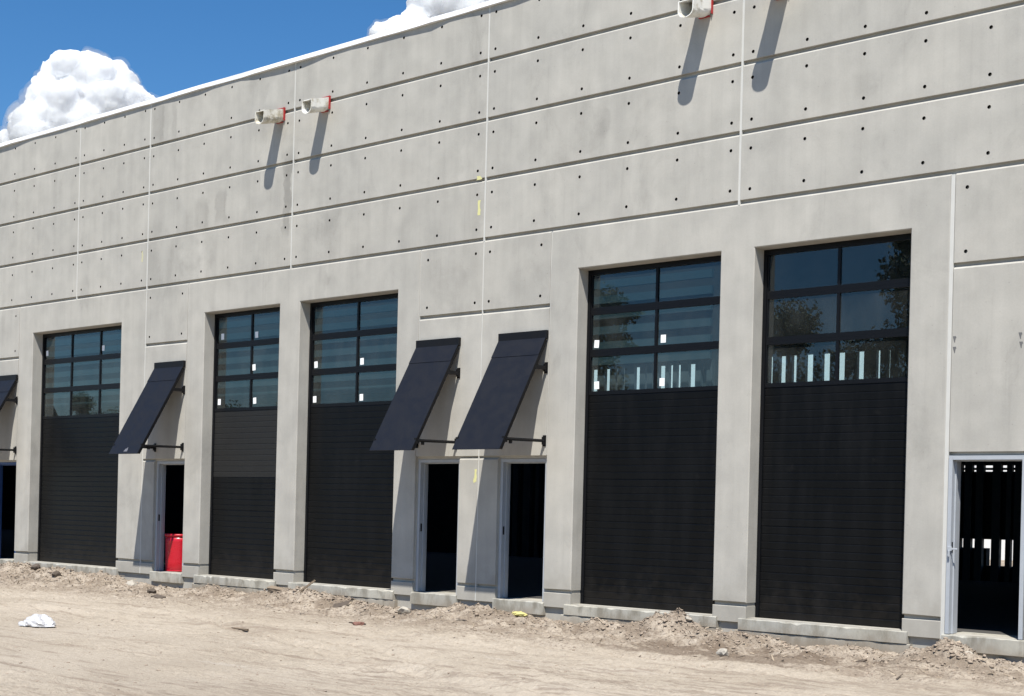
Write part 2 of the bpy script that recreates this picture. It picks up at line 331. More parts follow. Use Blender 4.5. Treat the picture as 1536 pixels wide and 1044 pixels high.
def plate(x0, x1, z0, z1, cuts=(), hx=(), hz=(), depth=.05, cutdepth=.25, cx=.004, cz=.024, y0=0., hr=.0245, cc=.012):
    """a flat plate in the wall plane with chamfered rim, rectangular openings and drilled round holes"""
    bx = {x0, x1}; bz = {z0, z1}
    for (a, b, c, d) in cuts: bx |= {max(a, x0), min(b, x1)}; bz |= {max(c, z0), min(d, z1)}
    hs_ = .055
    for h in hx: bx |= {h-hs_, h+hs_}
    for h in hz: bz |= {h-hs_, h+hs_}
    X = sorted(bx); Zs = sorted(bz)
    def incut(x, z): return any(a < x < b and c < z < d for (a, b, c, d) in cuts)
    def inh(x, z): return any(abs(x-h) < hs_*.9 for h in hx) and any(abs(z-h) < hs_*.9 for h in hz)
    solid = {}
    for i in range(len(X)-1):
        for j in range(len(Zs)-1):
            solid[i, j] = not incut((X[i]+X[i+1])/2, (Zs[j]+Zs[j+1])/2)
    norm = {}; edges = []
    def add(v, n): norm.setdefault(v, set()).add(n)
    for (i, j), s in solid.items():
        if not s: continue
        for (di, dj, a, b, n) in ((-1, 0, (i, j+1), (i, j), (1, 0)), (1, 0, (i+1, j), (i+1, j+1), (-1, 0)), (0, -1, (i, j), (i+1, j), (0, 1)), (0, 1, (i+1, j+1), (i, j+1), (0, -1))):
            if not solid.get((i+di, j+dj), False):
                inner = (i+di, j+dj) in solid
                edges.append((a, b, n, inner)); add(a, n); add(b, n)
                if inner: norm.setdefault(('c', a), True); norm.setdefault(('c', b), True)
    V = []; F = []; HF = []; vid = {}
    def vert(key, co):
        if key not in vid: vid[key] = len(V); V.append(co)
        return vid[key]
    def front(k):
        x, z = X[k[0]], Zs[k[1]]
        for n in norm.get(k, ()):
            c = cc if ('c', k) in norm else None
            x += n[0]*(cx if c is None else c); z += n[1]*((cz if n[1] < 0 else .003) if c is None else c)
        return vert(('f', k), (x, y0, z))
    def rim(k): return vert(('r', k), (X[k[0]], y0+max(.003, min(cc if ('c', k) in norm else (cz if (0, -1) in norm.get(k, ()) else .004), depth)), Zs[k[1]]))
    def back(k, d): return vert(('b', k, d), (X[k[0]], y0+d, Zs[k[1]]))
    for (i, j), s in solid.items():
        if not s: continue
        q = [front((i, j)), front((i+1, j)), front((i+1, j+1)), front((i, j+1))]
        mx, mz = (X[i]+X[i+1])/2, (Zs[j]+Zs[j+1])/2
        if hx and inh(mx, mz):
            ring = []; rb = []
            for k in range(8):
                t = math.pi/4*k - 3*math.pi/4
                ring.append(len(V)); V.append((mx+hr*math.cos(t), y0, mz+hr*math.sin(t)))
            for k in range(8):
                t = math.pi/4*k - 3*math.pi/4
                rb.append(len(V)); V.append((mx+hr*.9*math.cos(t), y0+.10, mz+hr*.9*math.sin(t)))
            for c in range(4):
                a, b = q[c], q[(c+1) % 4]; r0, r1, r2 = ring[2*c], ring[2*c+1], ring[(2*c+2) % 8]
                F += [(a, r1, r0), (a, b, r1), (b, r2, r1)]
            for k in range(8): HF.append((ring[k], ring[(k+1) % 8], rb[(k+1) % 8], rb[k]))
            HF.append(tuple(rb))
        else: F.append(tuple(q))
    for (a, b, n, inner) in edges:
        d = cutdepth if inner else depth
        F.append((front(b), front(a), rim(a), rim(b))); F.append((rim(b), rim(a), back(a, d), back(b, d)))
    plate.holes = HF
    return V, F

def wall_panel(*a, **k):
    o = part('wall_panel', plate(*a, **k), M['concrete'])
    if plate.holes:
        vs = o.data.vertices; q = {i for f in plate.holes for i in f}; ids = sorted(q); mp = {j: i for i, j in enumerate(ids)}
        h = obj('tie_holes', ([tuple(vs[j].co) for j in ids], [tuple(mp[j] for j in f) for f in plate.holes]), M['hole_shade'], o); h['kind'] = 'stuff'
    return o

JX = [-62.0, -32.0, -27.331, -24.755, -20.271, -15.516, -10.760, -6.230, 2.0]
HOLES = [[], [-31.7, -30.86, -30.0, -29.16, -28.315, -27.485], [-27.158, -26.422, -25.674, -24.945], [-24.622, -23.789, -22.954, -22.12, -21.28, -20.448],
    [-20.127, -19.239, -18.352, -17.464, -16.57, -15.688], [-15.37, -14.475, -13.588, -12.695, -11.81, -10.91], [-10.59, -9.755, -8.91, -8.07, -7.228, -6.39], [-6.07, -5.2, -4.3, -3.4, -2.5, -1.6, -.7, .2, 1.1]]
G1, G2, G3, G4 = 8.538, 7.594, 6.641, 5.680
GV = .0; GU = .052; TOPZ = 9.43
STRIPS = [(G1+GU, TOPZ, (9.305, 8.72)), (G2+GU, G1-GV, (8.348, 7.76)), (G3+GU, G2-GV, (7.40, 6.818)), (G4+GU, G3-GV, (6.437, 5.87))]
JW = .018
for k in range(len(JX)-1):
    a, b = JX[k]+JW, JX[k+1]-JW
    for (z0, z1, hz) in STRIPS:
        jit = lambda v: v+random.uniform(-.012, .012)
        wall_panel(a, b, z0, z1, hx=HOLES[k], hz=[jit(h) for h in hz])
GAR = [(-29.055, -25.62, 3), (-22.805, -20.552, 2), (-19.983, -17.462, 2), (-13.566, -11.035, 2), (-10.489, -8.206, 2)]
HEAD = 5.055
LZ = G4-GV; BZ = .149+GU; BB = -.07
def big(x0, x1, gs):
    wall_panel(x0, x1, BZ, LZ, cuts=[(a, b, -1, HEAD) for (a, b, n) in gs], cx=.010)
    xs = [x0]+[v for (a, b, n) in gs for v in (a, b)]+[x1]
    for i in range(0, len(xs), 2):
        if xs[i+1]-xs[i] > .05: part('base_panel', plate(xs[i]+(0 if i == 0 else .004), xs[i+1]-(0 if i == len(xs)-2 else .004), BB, .149, cx=.006, cz=.006, depth=.25), M['concrete'])
big(-29.63, -24.767, GAR[:1]); big(-23.335, -16.945, GAR[1:3]); big(-14.10, -7.69, GAR[3:])
DTOP = 2.195
def unit(x0, x1, hx, side):
    """the narrow panels over and beside one doorway"""
    wall_panel(x0, x1, 4.518+GU, LZ, hx=hx, hz=(5.488, 4.70))
    wall_panel(x0, x1, DTOP+.045, 4.518)
    wall_panel(side[0], side[1], BZ, DTOP+.012)
    part('base_panel', plate(side[0], side[1], BB, .149, cz=.006, depth=.25), M['concrete'])
unit(-31.98, -29.652, (-31.0, -29.80), (-31.98, -30.70))
unit(-24.743, -23.355, (-24.617, -23.538), (-24.743, -24.345))
unit(-16.928, -15.526, (-16.76, -15.685), (-15.935, -15.526))
unit(-15.506, -14.118, (-15.38, -14.31), (-15.506, -15.10))
unit(-7.632, -6.240, (-7.48, -6.39), (-6.645, -6.240))
big(-6.220, 2.0, []); big(-62.0, -32.0, [])
# core of the wall behind the panels, open at the doors
DOORS = [(-30.69, -29.66), (-24.335, -23.36), (-16.925, -15.945), (-15.09, -14.115), (-7.630, -6.655)]
core = plate(-62, 2, -.30, TOPZ-.002, cuts=[(a-.012, b+.012, -.005, HEAD+.012) for (a, b, n) in GAR]+[(a, b, -.005, DTOP+.004) for (a, b) in DOORS], depth=.2, cutdepth=.2, cx=0, cz=0, cc=0, y0=.05)
part('wall_core', core, M['concrete'])
# vertical joint sealant
def seal(x, z0, z1, w=.018, y=.0045): part('joint_sealant', boxes((x-w/2, x+w/2, y, .048, z0, z1)), M['sealant'])
for x, w in zip(JX[2:-1], (.028, .030, .028, .030, .034, .030)): seal(x, G4-.012, TOPZ, w, .0025)
seal(-15.516, BB, G4-.012, .018); seal(-24.755, BB, G4-.012, .022); seal(-6.23, BB, G4-.012)
part('joint_sealant', boxes((-7.688, -7.637, 0.002, .048, BB, G4-.01)), M['sealant'])
for x in (-29.641, -23.345, -16.9365, -14.109): seal(x, 2.25, G4-.012, .012, .012)

# roof edge: white metal coping in lengths with a slightly wavy drip edge
x = -62.0; k = 0
while x < 2.0:
    L = random.uniform(2.2, 3.4); x1 = min(x+L, 2.1); n = 7; V = []; F = []
    for i in range(n+1):
        t = x+(x1-.006-x)*i/n; ov_ = .046+.022*vnoise(np.array([t*1.6]), np.array([3.]), 4)[0]*2; dz = .016*vnoise(np.array([t*1.1]), np.array([8.]), 5)[0]
        V += [(t, -ov_, 9.415+dz), (t, -.018-ov_*.2, 9.50+dz*.5), (t, .34, 9.53), (t, .34, 9.40), (t, .29, 9.40), (t, -ov_+.006, 9.415+dz)]
    for i in range(n):
        for j in range(6): a = i*6+j; b = i*6+(j+1) % 6; F.append((a, a+6, b+6, b))
    F += [(0, 1, 2, 3, 4, 5), tuple(n*6+j for j in (5, 4, 3, 2, 1, 0))]
    part('roof_coping', (V, F), M['coping']); x = x1

def rough_slab(x0, x1, y0, y1, z0, z1, seed):
    rr = random.Random(seed); n = max(6, int((x1-x0)/.09)); V = []; F = []
    for i in range(n+1):
        x = x0+(x1-x0)*i/n; a = rr.uniform(-.004, .004); b = rr.uniform(-.005, .005); ch = rr.uniform(.006, .014) if rr.random() < .88 else rr.uniform(.02, .035)
        V += [(x, y0+b, z0), (x, y0+b*.6, z1-ch), (x, y0+ch, z1+a*.5), (x, y1, z1), (x, y1, z0)]
    for i in range(n):
        for j in range(5): p = i*5+j; q = i*5+(j+1) % 5; F.append((p, p+5, q+5, q))
    F += [(0, 1, 2, 3, 4), tuple(n*5+j for j in (4, 3, 2, 1, 0))]
    return V, F
# foundation, sills, slab, interior shell
part('foundation', boxes((-62, 2, .055, .55, -1.0, -.085)), M['footing'])
for (a, b, n) in GAR:
    part('door_sill', rough_slab(a-.10, b+.09, -.035, .60, -.165, -.012, int(-a*10)), M['footing'])
    part('sill_footing', rough_slab(a-.16, b+.13, -.024, .05, -1.0, -.170, int(-b*10)), M['footing'])
for (a, b) in DOORS:
    part('door_sill', rough_slab(a-.03, b+.03, -.03, .60, -.20, -.008, int(-b*7)), M['footing'])
part('floor_slab', boxes((-62, 2, .60, 16.2, -.5, -.004)), M['slab'])
part('roof_deck', boxes((-62, -20.3, .26, 14.0, 8.7, 8.9), (-62, -20.3, 15.75, 16.2, 8.7, 8.9), (-20.3, 2, .26, 16.2, 8.7, 8.9)), M['roof'])  # roof strip left open, added so sun lights the rear wall bands
part('side_wall', boxes((-62.2, -62.001, .25, 16.2, -.3, 9.4)), M['dark_wall']); part('side_wall', boxes((2.001, 2.2, .25, 16.2, -.3, 9.4)), M['dark_wall'])
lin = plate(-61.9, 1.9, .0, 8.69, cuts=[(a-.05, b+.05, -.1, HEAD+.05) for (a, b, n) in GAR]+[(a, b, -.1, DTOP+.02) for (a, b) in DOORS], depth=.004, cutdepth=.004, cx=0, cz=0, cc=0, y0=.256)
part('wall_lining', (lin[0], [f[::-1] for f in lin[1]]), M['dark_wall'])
# rear wall with gaps that let daylight through, and rows of studs before it
YB = 16.0
rear_cuts = [(-15.4, -12.9, .77, .98), (-13.9, -13.05, .36, .77), (-15.3, -13.0, 2.67, 2.73), (-15.3, -13.0, 2.58, 2.62), (-21.0, -16.4, 4.1, 5.62), (-27.0, -22.0, 4.3, 5.55), (-27.9, -27.7, 1.75, 2.15), (-30.9, -30.7, 1.3, 1.9)]
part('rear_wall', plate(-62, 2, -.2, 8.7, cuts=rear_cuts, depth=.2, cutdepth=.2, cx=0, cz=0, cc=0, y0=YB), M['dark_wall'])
rs = random.Random(3); x = -29.5
while x < -12.6:
    w = rs.choice((.12, .15, .20, .26, .34, .18)); part('stud', boxes((x, x+w, YB-.16, YB-.03, 0, 5.6)), M['stud']); x += w+rs.choice((.07, .10, .14, .19, .22))
z = 5.62
while z < 8.2: part('wall_band', boxes((-61.8, -21.6, YB-.30, YB-.20, z, z+.22)), M['girt']); z += .44
for z in (4.74, 5.18): part('wall_band', boxes((-61.8, -29.8, YB-.30, YB-.20, z, z+.22)), M['girt'])

# garage doors
SEC = HEAD/8; YF = .245
STK = {3: [(-13.394, 3.934), (-12.166, 3.94), (-13.375, 3.308), (-12.171, 3.309)], 2: [(-19.819, 3.933), (-18.599, 3.932), (-19.832, 3.306), (-18.594, 3.301)],
    1: [(-22.578, 4.609), (-21.539, 4.583), (-21.594, 3.969), (-22.633, 3.346), (-21.55, 3.337)], 0: [(-28.898, 4.626), (-26.682, 4.62)], 4: []}
GL = ['wide black door with three columns of panes', 'black door with upper panels coloured paler for a reflection', None, None, None]
for gi, (a, b, cols) in enumerate(GAR):
    d = bpy.data.objects.new('garage_door', None); link(d, B); d.location = ((a+b)/2, YF, 0); d.matrix_parent_inverse = Matrix.Translation(-BO)
    if GL[gi]: d['label'] = GL[gi]
    ctr = Vector(((a+b)/2, YF, 0)); w = (b-a)/2
    def sub(name, bm, m): return obj(name, bm, m, d)
    sub('track_frame', boxes((-w+.001, -w+.055, -.004, .06, .0, HEAD-.002), (w-.04, w-.001, -.004, .06, 0, HEAD-.002), (-w+.055, w-.04, -.003, .06, HEAD-.075, HEAD-.002)), M['frame'])
    x0, x1 = -w+.057, w-.042
    # ribbed steel sections: one mesh, copied
    prof = []; nr = 6; h = SEC-.001
    for r in range(nr):
        z0 = r*h/nr; prof += [(0, z0+.000), (0, z0+h/nr-.020), (.0045, z0+h/nr-.007), (.0045, z0+h/nr-.004)]
    prof += [(0, h), (.04, h), (.04, 0)]
    V = [(xx, y+.012, z) for xx in (x0, x1) for (y, z) in prof]; n = len(prof)
    F = [(i, n+i, n+(i+1) % n, (i+1) % n) for i in range(n)]
    first = {}
    for s in range(5):
        mt = M['black_sheen'] if gi == 1 and s >= 3 else M['black']
        if mt.name not in first:
            o = first[mt.name] = sub('door_section', (V, F), mt)
        else: o = again(first[mt.name], d)
        o.location = (0, 0.0015*((s*7+gi) % 3), s*SEC+.0003)
    # glazed sections
    st = .042; cw = (x1-x0)/cols
    bl = [(x0, x1, .008, .052, .0006, .058), (x0, x1, .008, .052, SEC-.05, SEC-.0006)]
    for c in range(cols+1):
        xc = x0+c*cw; bl.append((max(x0, xc-st/2), min(x1, xc+st/2), .0095, .050, .058, SEC-.05))
    sec0 = None; pane0 = None
    for s in range(3):
        zz = (5+s)*SEC
        if sec0 is None: sec0 = sub('glazed_section', boxes(*bl), M['frame']); o = sec0
        else: o = again(sec0, d)
        o.location = (0, 0, zz)
        for c in range(cols):
            if pane0 is None:
                pane0 = sub('pane', boxes((0, cw-st*.7, -.003, .003, 0, SEC-.104)), M['glass']); p = pane0
            else: p = again(pane0, d)
            p.location = (x0+c*cw+st*.35, .032, zz+.056); p.rotation_euler = (R(random.uniform(-.25, .25)), 0, R(random.uniform(-.3, .3)))
    stk0 = None
    for (sx, sz) in STK[gi]:
        if stk0 is None: stk0 = sub('sticker', boxes((-.045, .045, -.0012, .0, -.058, .058)), M['sticker']); o = stk0
        else: o = again(stk0, d)
        o.location = (sx-ctr.x, .026, sz); o.rotation_euler = (0, R(random.uniform(-4, 4)), 0)

# door frames (hollow metal), no leaves hung yet
for di, (a, b) in enumerate(DOORS):
    d = bpy.data.objects.new('door_frame', None); link(d, B); d.location = (a+.002, 0 if di == 4 else .066, 0); d.matrix_parent_inverse = Matrix.Translation(-BO)
    w = b-a-.004; dp = .24 if di == 4 else .175; mt = M['galv'] if di else M['blue_frame']
    def jamb(s):
        # profile: face, return, stop, return, inner face
        pr = [(0, -.008), (.05, -.008), (.05, .075), (.066, .075), (.066, .125), (.05, .125), (.05, dp), (0, dp)]
        V = [(x if s > 0 else w-x, y, z) for z in (0, DTOP) for (x, y) in pr]; n = len(pr)
        F = [(i, (i+1) % n, n+(i+1) % n, n+i) for i in range(n)]
        return V, ([f if s > 0 else f[::-1] for f in F])
    obj('jamb', jamb(1), mt, d); obj('jamb', jamb(-1), mt, d)
    obj('head', boxes((.051, w-.051, -.007, dp-.001, DTOP-.052, DTOP-.001), (.067, w-.067, .076, .124, DTOP-.068, DTOP-.053)), mt, d)
    st = obj('strike_plate', boxes((.0505, .053, .02, .055, 1.0, 1.13)), M['rod'], d)
    if di == 4:
        obj('hasp', boxes((.02, .07, -.03, -.0085, 1.02, 1.075), (.03, .055, -.045, -.031, .95, 1.03), (.05, .14, -.022, -.010, 1.035, 1.058), bev=.003), M['galv'], d)

# crayon marks on the panels
def mark(x, z, w, h, m, y=-.0012, n=6):
    V = []
    for k in range(n+1):
        t = k/n; j = random.uniform(-.15, .15)*w; ww = w*(.75+random.uniform(0, .5))
        V += [(x-ww/2+j, y, z-h/2+h*t), (x+ww/2+j, y, z-h/2+h*t)]
    part('crayon_mark', (V, [(2*k, 2*k+1, 2*k+3, 2*k+2) for k in range(n)]), m)
mark(-15.655, 6.70, .095, .06, M['yellow']); mark(-15.64, 6.22, .05, .24, M['yellow']); mark(-15.575, 1.93, .045, .20, M['yellow']); mark(-15.60, 1.85, .035, .07, M['yellow'], -.0018)
mark(-24.93, 6.35, .05, .22, mat('faint_yellow_crayon', (.48, .46, .30), .8, .1, 40))
for (x, z) in ((-7.60, 3.62), (-6.777, 3.615), (-6.766, 3.505), (-7.598, 3.49)):
    V = [(x+.012, -.0012, z+.045), (x+.022, -.0012, z+.047), (x+.03, -.0012, z+.02), (x+.02, -.0012, z+.02), (x+.012, -.0012, z-.035), (x+.004, -.0012, z-.035), (x-.016, -.0012, z+.034), (x-.018, -.0012, z+.046)]
    part('crayon_mark', (V, [(0, 7, 6), (0, 6, 3), (0, 3, 2, 1), (6, 4, 3), (6, 5, 4)]), M['ink'])

FB = empty('pale_backdrop', (-45, 46, BASE)); tag(FB, 'pale block added behind the warehouse, giving white slits through the door glass', 'building')  # added white block, stands in for bright outdoors behind the rear gaps
obj('wall', boxes((-45, 40, 0, 12, 0, 13)), M['backdrop_pale'], FB); obj('roof', boxes((-45.4, 40.4, -.4, 12.4, 13.002, 13.3)), M['roof'], FB)
# ------------------------------------------------------------------ awnings
def make_awning(x0, w, label, logo=False):
    a = empty('metal_awning', (x0, 0, 2.30)); tag(a, label, 'awning', 'black metal awnings over the doorways')
    ZT, ZB, YO = 1.735, -.01, -1.055          # local z of the top of the slope, the outer edge, and its reach
    D = Vector((0, YO+.055, ZB-ZT)); L = D.length; u = D.normalized(); nrm = Vector((0, u.z, -u.y)).normalized()
    if nrm.z < 0: nrm = -nrm
    P0 = Vector((0, -.055, ZT))
    def slab(bm, xa, xb, s0, s1, n0, n1):
        V = [bm.verts.new(P0+u*s+nrm*n+Vector((x, 0, 0))) for x in (xa, xb) for (s, n) in ((s0, n0), (s1, n0), (s1, n1), (s0, n1))]
        for f in ((0, 1, 2, 3), (7, 6, 5, 4), (0, 4, 5, 1), (1, 5, 6, 2), (2, 6, 7, 3), (3, 7, 4, 0)): bm.faces.new([V[i] for i in f])
        bmesh.ops.recalc_face_normals(bm, faces=bm.faces)
    bm = bmesh.new(); slab(bm, 0, w, .30, L, -.004, .004); obj('lower_sheet', bm, M['awning'], a)
    bm = bmesh.new(); slab(bm, -.002, w+.002, 0, .315, .005, .011); obj('upper_sheet', bm, M['awning'], a)
    bm = bmesh.new(); slab(bm, .0, .035, .02, L-.03, -.055, -.005); slab(bm, w-.035, w, .02, L-.03, -.055, -.005); slab(bm, .036, w-.036, L-.075, L-.03, -.052, -.005); slab(bm, .036, w-.036, .02, .06, -.052, -.005)
    obj('side_channels', bm, M['awning_dark'], a)
    obj('wall_flashing', boxes((-.012, w+.012, -.060, -.002, ZT-.005, ZT+.125), bev=.004), M['flashing'], a)
    # arms: lower tie rods and short upper stays on both sides
    b0 = r0 = None
    for s in (0, 1):
        xr = w-.018 if s else .018
        yo = YO+.14
        if r0 is None:
            bm = bmesh.new(); tube(bm, (0, -.02, .165), (0, yo, .150), .024, 8); box(bm, -.02, .02, yo-.05, yo+.03, .10, .185); box(bm, -.013, .013, yo+.10, yo+.15, .085, .135)
            r0 = obj('tie_rod', bm, M['rod'], a); o = r0
            o.location = (xr, 0, 0)
            st0 = obj('upper_stay', boxes((-.02, .02, -.30, -.02, 1.25, 1.31)), M['rod'], a); st0.location = (xr, 0, 0)
        else: again(r0, a, (xr, 0, 0)); again(st0, a, (xr, 0, 0))
        for zc in (.165, 1.285):
            if b0 is None:
                bm = boxes((-.032, .032, -.012, -.002, -.085, .085), (-.020, .020, -.05, -.0125, -.06, .06), bev=.002); b0 = obj('wall_bracket', bm, M['rod'], a); b0.location = (xr, 0, zc)
            else: again(b0, a, (xr, 0, zc))
    if logo:
        bm = bmesh.new(); V = [bm.verts.new(P0+u*(L-.05-q)+nrm*.0055+Vector((p, 0, 0))) for (p, q) in ((.46, .0), (.58, .0), (.58, .035), (.55, .10), (.52, .06), (.50, .07))]
        bm.faces.new(V); bmesh.ops.recalc_face_normals(bm, faces=bm.faces); obj('logo_print', bm, M['silver'], a)
    return a
make_awning(-30.62, .97, 'charcoal metal awning at the far left, cut off by the photo edge')
make_awning(-24.335, .955, 'charcoal metal awning over the doorway with the red barrel', logo=True)
make_awning(-16.93, .955, 'charcoal metal awning beside the door with four white stickers, left one of the middle pair')
make_awning(-15.095, .965, 'charcoal metal awning over the middle doorway, nearest the camera, right one of the pair')

# ------------------------------------------------------------------ drain spouts
def make_spout_obj(xr, L, label, m):
    w = .235; h = .235; zb = 8.385
    a = empty('drain_spout', (xr-w/2, 0, zb)); tag(a, label, 'drain spout', 'drain spouts high on the wall')
    def sect(k, t):
        # U section: straight sides, round bottom; t = inset
        p = [(-w/2+t, h-t)]; rr = w/2-t
        for i in range(13):
            an = math.pi+math.pi*i/12; p.append((rr*math.cos(an), w/2*.82+rr*.82*math.sin(an)+0))
        p.append((w/2-t, h-t)); return p
    so, si = sect(0, 0), sect(0, .014); n = len(so); V = []
    def off(y, zt): return y - (.0 if zt < .10 else .0)
    rq = random.Random(int(-xr*100)); F = []; nr_ = 7
    for (sec, rev) in ((so, 0), (si, 1)):
        for q in range(nr_):
            t = q/(nr_-1); t = 1-t if rev else t; fl = 1+.10*max(0, t-.55)/.45
            for kk, (x, z) in enumerate(sec):
                jx = rq.uniform(-.004, .004)*(0 < t < 1); V.append((x*fl+jx, -.002-(L-.002)*t+.012*(z/h)*t, (z-h)*(1+.06*t)+h+jx*.8-.125*t))
    for r_ in range(2*nr_-1):
        for i in range(n): F.append((r_*n+i, r_*n+(i+1) % n, (r_+1)*n+(i+1) % n, (r_+1)*n+i))
    obj('spout_body', (V, F), m, a)
    bm = boxes((-w/2-.012, -w/2-.001, -.042, -.002, .02, h+.02), (w/2+.001, w/2+.012, -.042, -.002, .02, h+.02), (-w/2+.03, w/2-.03, -.040, -.003, -.012, -.001), (-w/2-.0, w/2+.0, -.040, -.002, h+.001, h+.014))
    obj('tape_collar', bm, M['red_tape'], a)
    obj('outlet_back', boxes((-w/2+.016, w/2-.016, -.012, -.003, .03, h-.016)), M['dark_wall'], a)
    return a
make_spout_obj(-20.535, .50, 'mud-stained white drain spout with red collar, leftmost on the wall', M['spout_dirty'])
make_spout_obj(-19.295, .45, 'cleaner white drain spout right of the mud-stained one, by the sky', M['spout'])
make_spout_obj(-11.27, .50, 'white drain spout with red collar cut by the top photo edge', M['spout'])
make_spout_obj(-10.035, .51, 'drain spout mostly above the top edge, rightmost, casting the second long shadow', M['spout'])

# ------------------------------------------------------------------ red barrel in the doorway
def lathe(prof, seg=40):
    V = []; F = []; n = len(prof)
    for k in range(seg):
        t = 2*math.pi*k/seg
        for (r, z) in prof: V.append((r*math.cos(t), r*math.sin(t), z))
    for k in range(seg):
        for i in range(n-1): a = k*n+i; b = ((k+1) % seg)*n+i; F.append((a, b, b+1, a+1))
    return V, F
bar = empty('red_barrel', (-24.05, .455, -.002)); tag(bar, 'bright red plastic barrel standing in the doorway under the awning', 'barrel')
obj('barrel_body', lathe([(.0, .0), (.262, .0), (.272, .012), (.277, .20), (.281, .40), (.286, .60), (.29, .70), (.278, .70), (.25, .05), (0, .05)]), M['red'], bar, True)
obj('barrel_rim', lathe([(.288, .695), (.303, .70), (.305, .735), (.296, .75), (.284, .75), (.279, .70)]), M['red'], bar, True)
obj('barrel_foot', lathe([(.273, .001), (.279, .003), (.281, .02), (.277, .03)]), M['red'], bar, True)

# ------------------------------------------------------------------ litter and rubble on the ground
def blob(r, seed, amp=.4, sub=2, sq=(1, 1, .6)):
    bm = bmesh.new(); bmesh.ops.create_icosphere(bm, subdivisions=sub, radius=1)
    rr = random.Random(seed); ax = [(Vector((rr.gauss(0, 1), rr.gauss(0, 1), rr.gauss(0, 1))).normalized(), rr.uniform(.45, .95)) for _ in range(9)]
    for v in bm.verts:
        k = 1
        for (n, c) in ax:
            t = v.co.normalized().dot(n)
            if t > c: k = min(k, c/t)
        v.co = v.co.normalized()*k*(1+rr.uniform(-amp, amp)*.2)
        v.co = Vector((v.co.x*sq[0], v.co.y*sq[1], v.co.z*sq[2]))*r
    return bm
def on_ground(o, x, y, dz=0, rz=0, tilt=(0, 0)):
    o.location = (x, y, gz(x, y)+dz); o.rotation_euler = (tilt[0], tilt[1], rz); return o
# crumpled white bag
bm = bmesh.new(); bmesh.ops.create_icosphere(bm, subdivisions=4, radius=1)
bp = np.array([v.co[:] for v in bm.verts])
for v, q in zip(bm.verts, bp):
    n1 = fbm(np.array([q[0]*2.1+q[2]]), np.array([q[1]*2.1-q[2]]), 3, 5)[0]; cr = abs(fbm(np.array([q[0]*4+q[2]*3]), np.array([q[1]*4+q[2]*2]), 3, 9, .6)[0])
    k = 1+.40*n1-.17*cr
    v.co = Vector((q[0]*.235*k, q[1]*.17*k, max(-.02, q[2])*.135*k+.02))
bag = obj('plastic_bag', bm, M['bag']); tag(bag, 'crumpled white plastic bag lying on the pale sand at left', 'bag')
on_ground(bag, -17.22, -6.70, -.005, .75)
def plank_obj(name, L, w, t, m, x, y, dz, rz, tilt, label, cat, group=None):
    bm = boxes((-L/2, L/2, -w/2, w/2, 0, t)); rr = random.Random(int(L*1000))
    bmesh.ops.subdivide_edges(bm, edges=bm.edges[:], cuts=2, use_grid_fill=True)
    for v in bm.verts: v.co += Vector((rr.uniform(-.01, .01), rr.uniform(-.006, .006), rr.uniform(-.004, .004)))
    o = obj(name, bm, m); on_ground(o, x, y, dz, rz, tilt); tag(o, label, cat, group); return o
DG = 'scraps lying in the dirt'
plank_obj('timber_offcut', .52, .10, .07, M['wood'], -19.75, -.52, .03, -.05, (R(20), R(2)), 'short grey timber offcut on the dirt heap between the two left roller doors', 'timber', DG)
plank_obj('timber_scrap', .42, .06, .03, M['wood'], -19.05, -.5, .05, .5, (0, R(-38)), 'thin stick poking up from the heap right of the timber offcut', 'timber', DG)
plank_obj('timber_scrap', .34, .16, .02, M['dark_scrap'], -17.75, -.85, .05, .2, (R(30), R(-14)), 'dark flat scrap leaning in the dirt below the second roller door from left pair', 'scrap', DG)
plank_obj('timber_scrap', .32, .12, .03, M['dark_scrap'], -21.15, -2.05, .02, -.1, (R(15), R(5)), 'dark torn scrap lying alone on the sand in front of the red barrel', 'scrap', DG)
plank_obj('timber_scrap', .30, .05, .025, M['dark_scrap'], -15.5, -2.55, .01, .1, (0, 0), 'small dark stick lying on the sand below the middle doorways', 'scrap', DG)
plank_obj('timber_scrap', .36, .045, .02, M['wood'], -15.6, -4.6, .008, -.1, (0, 0), 'thin brown stick on open sand right of the white bag', 'scrap', DG)
for (x, y, r, m, lab) in ((-15.05, -2.95, .095, M['rust'], 'reddish brown broken lump on the sand below the middle doorways'), (-16.55, -.55, .13, M['pale_chunk'], 'pale concrete chunk beside the foot of the wall under the middle awnings'),
        (-9.75, -1.7, .10, M['pale_chunk'], 'pale rock at the right foot of the largest dirt heap'), (-24.1, -.62, .14, M['pale_chunk'], 'pale rubble lump by the sill of the barrel doorway'), (-22.7, -1.1, .13, M['dark_scrap'], 'dark clod near the wall left of the barrel doorway sill'),
        (-26.1, -1.05, .13, M['dark_scrap'], 'dark bark-like lump on the right side of the far left heap'), (-27.3, -.8, .11, M['dark_scrap'], 'dark lump on top of the far left heap'), (-11.05, -.55, .075, M['pale_chunk'], 'small stone perched on top of the largest dirt heap'),
        (-7.0, -.75, .09, M['pale_chunk'], 'stone on the dark heap by the rightmost doorway'), (-8.25, -1.0, .08, M['dark_scrap'], 'dark clod left of the heap by the rightmost doorway')):
    o = obj('rubble_lump', blob(r, int(abs(x)*100), .5, 2, (1.2, .9, .65)), m); on_ground(o, x, y, r*.2, x, (.2, .1)); tag(o, lab, 'rubble', DG)
bm = blob(.12, 5, .9, 3, (1.3, .8, .4)); o = obj('yellow_rag', bm, M['yellow_cloth']); on_ground(o, -14.15, -.48, .03, .3); tag(o, 'crumpled yellow rag in the dirt below the right middle doorway', 'rag')
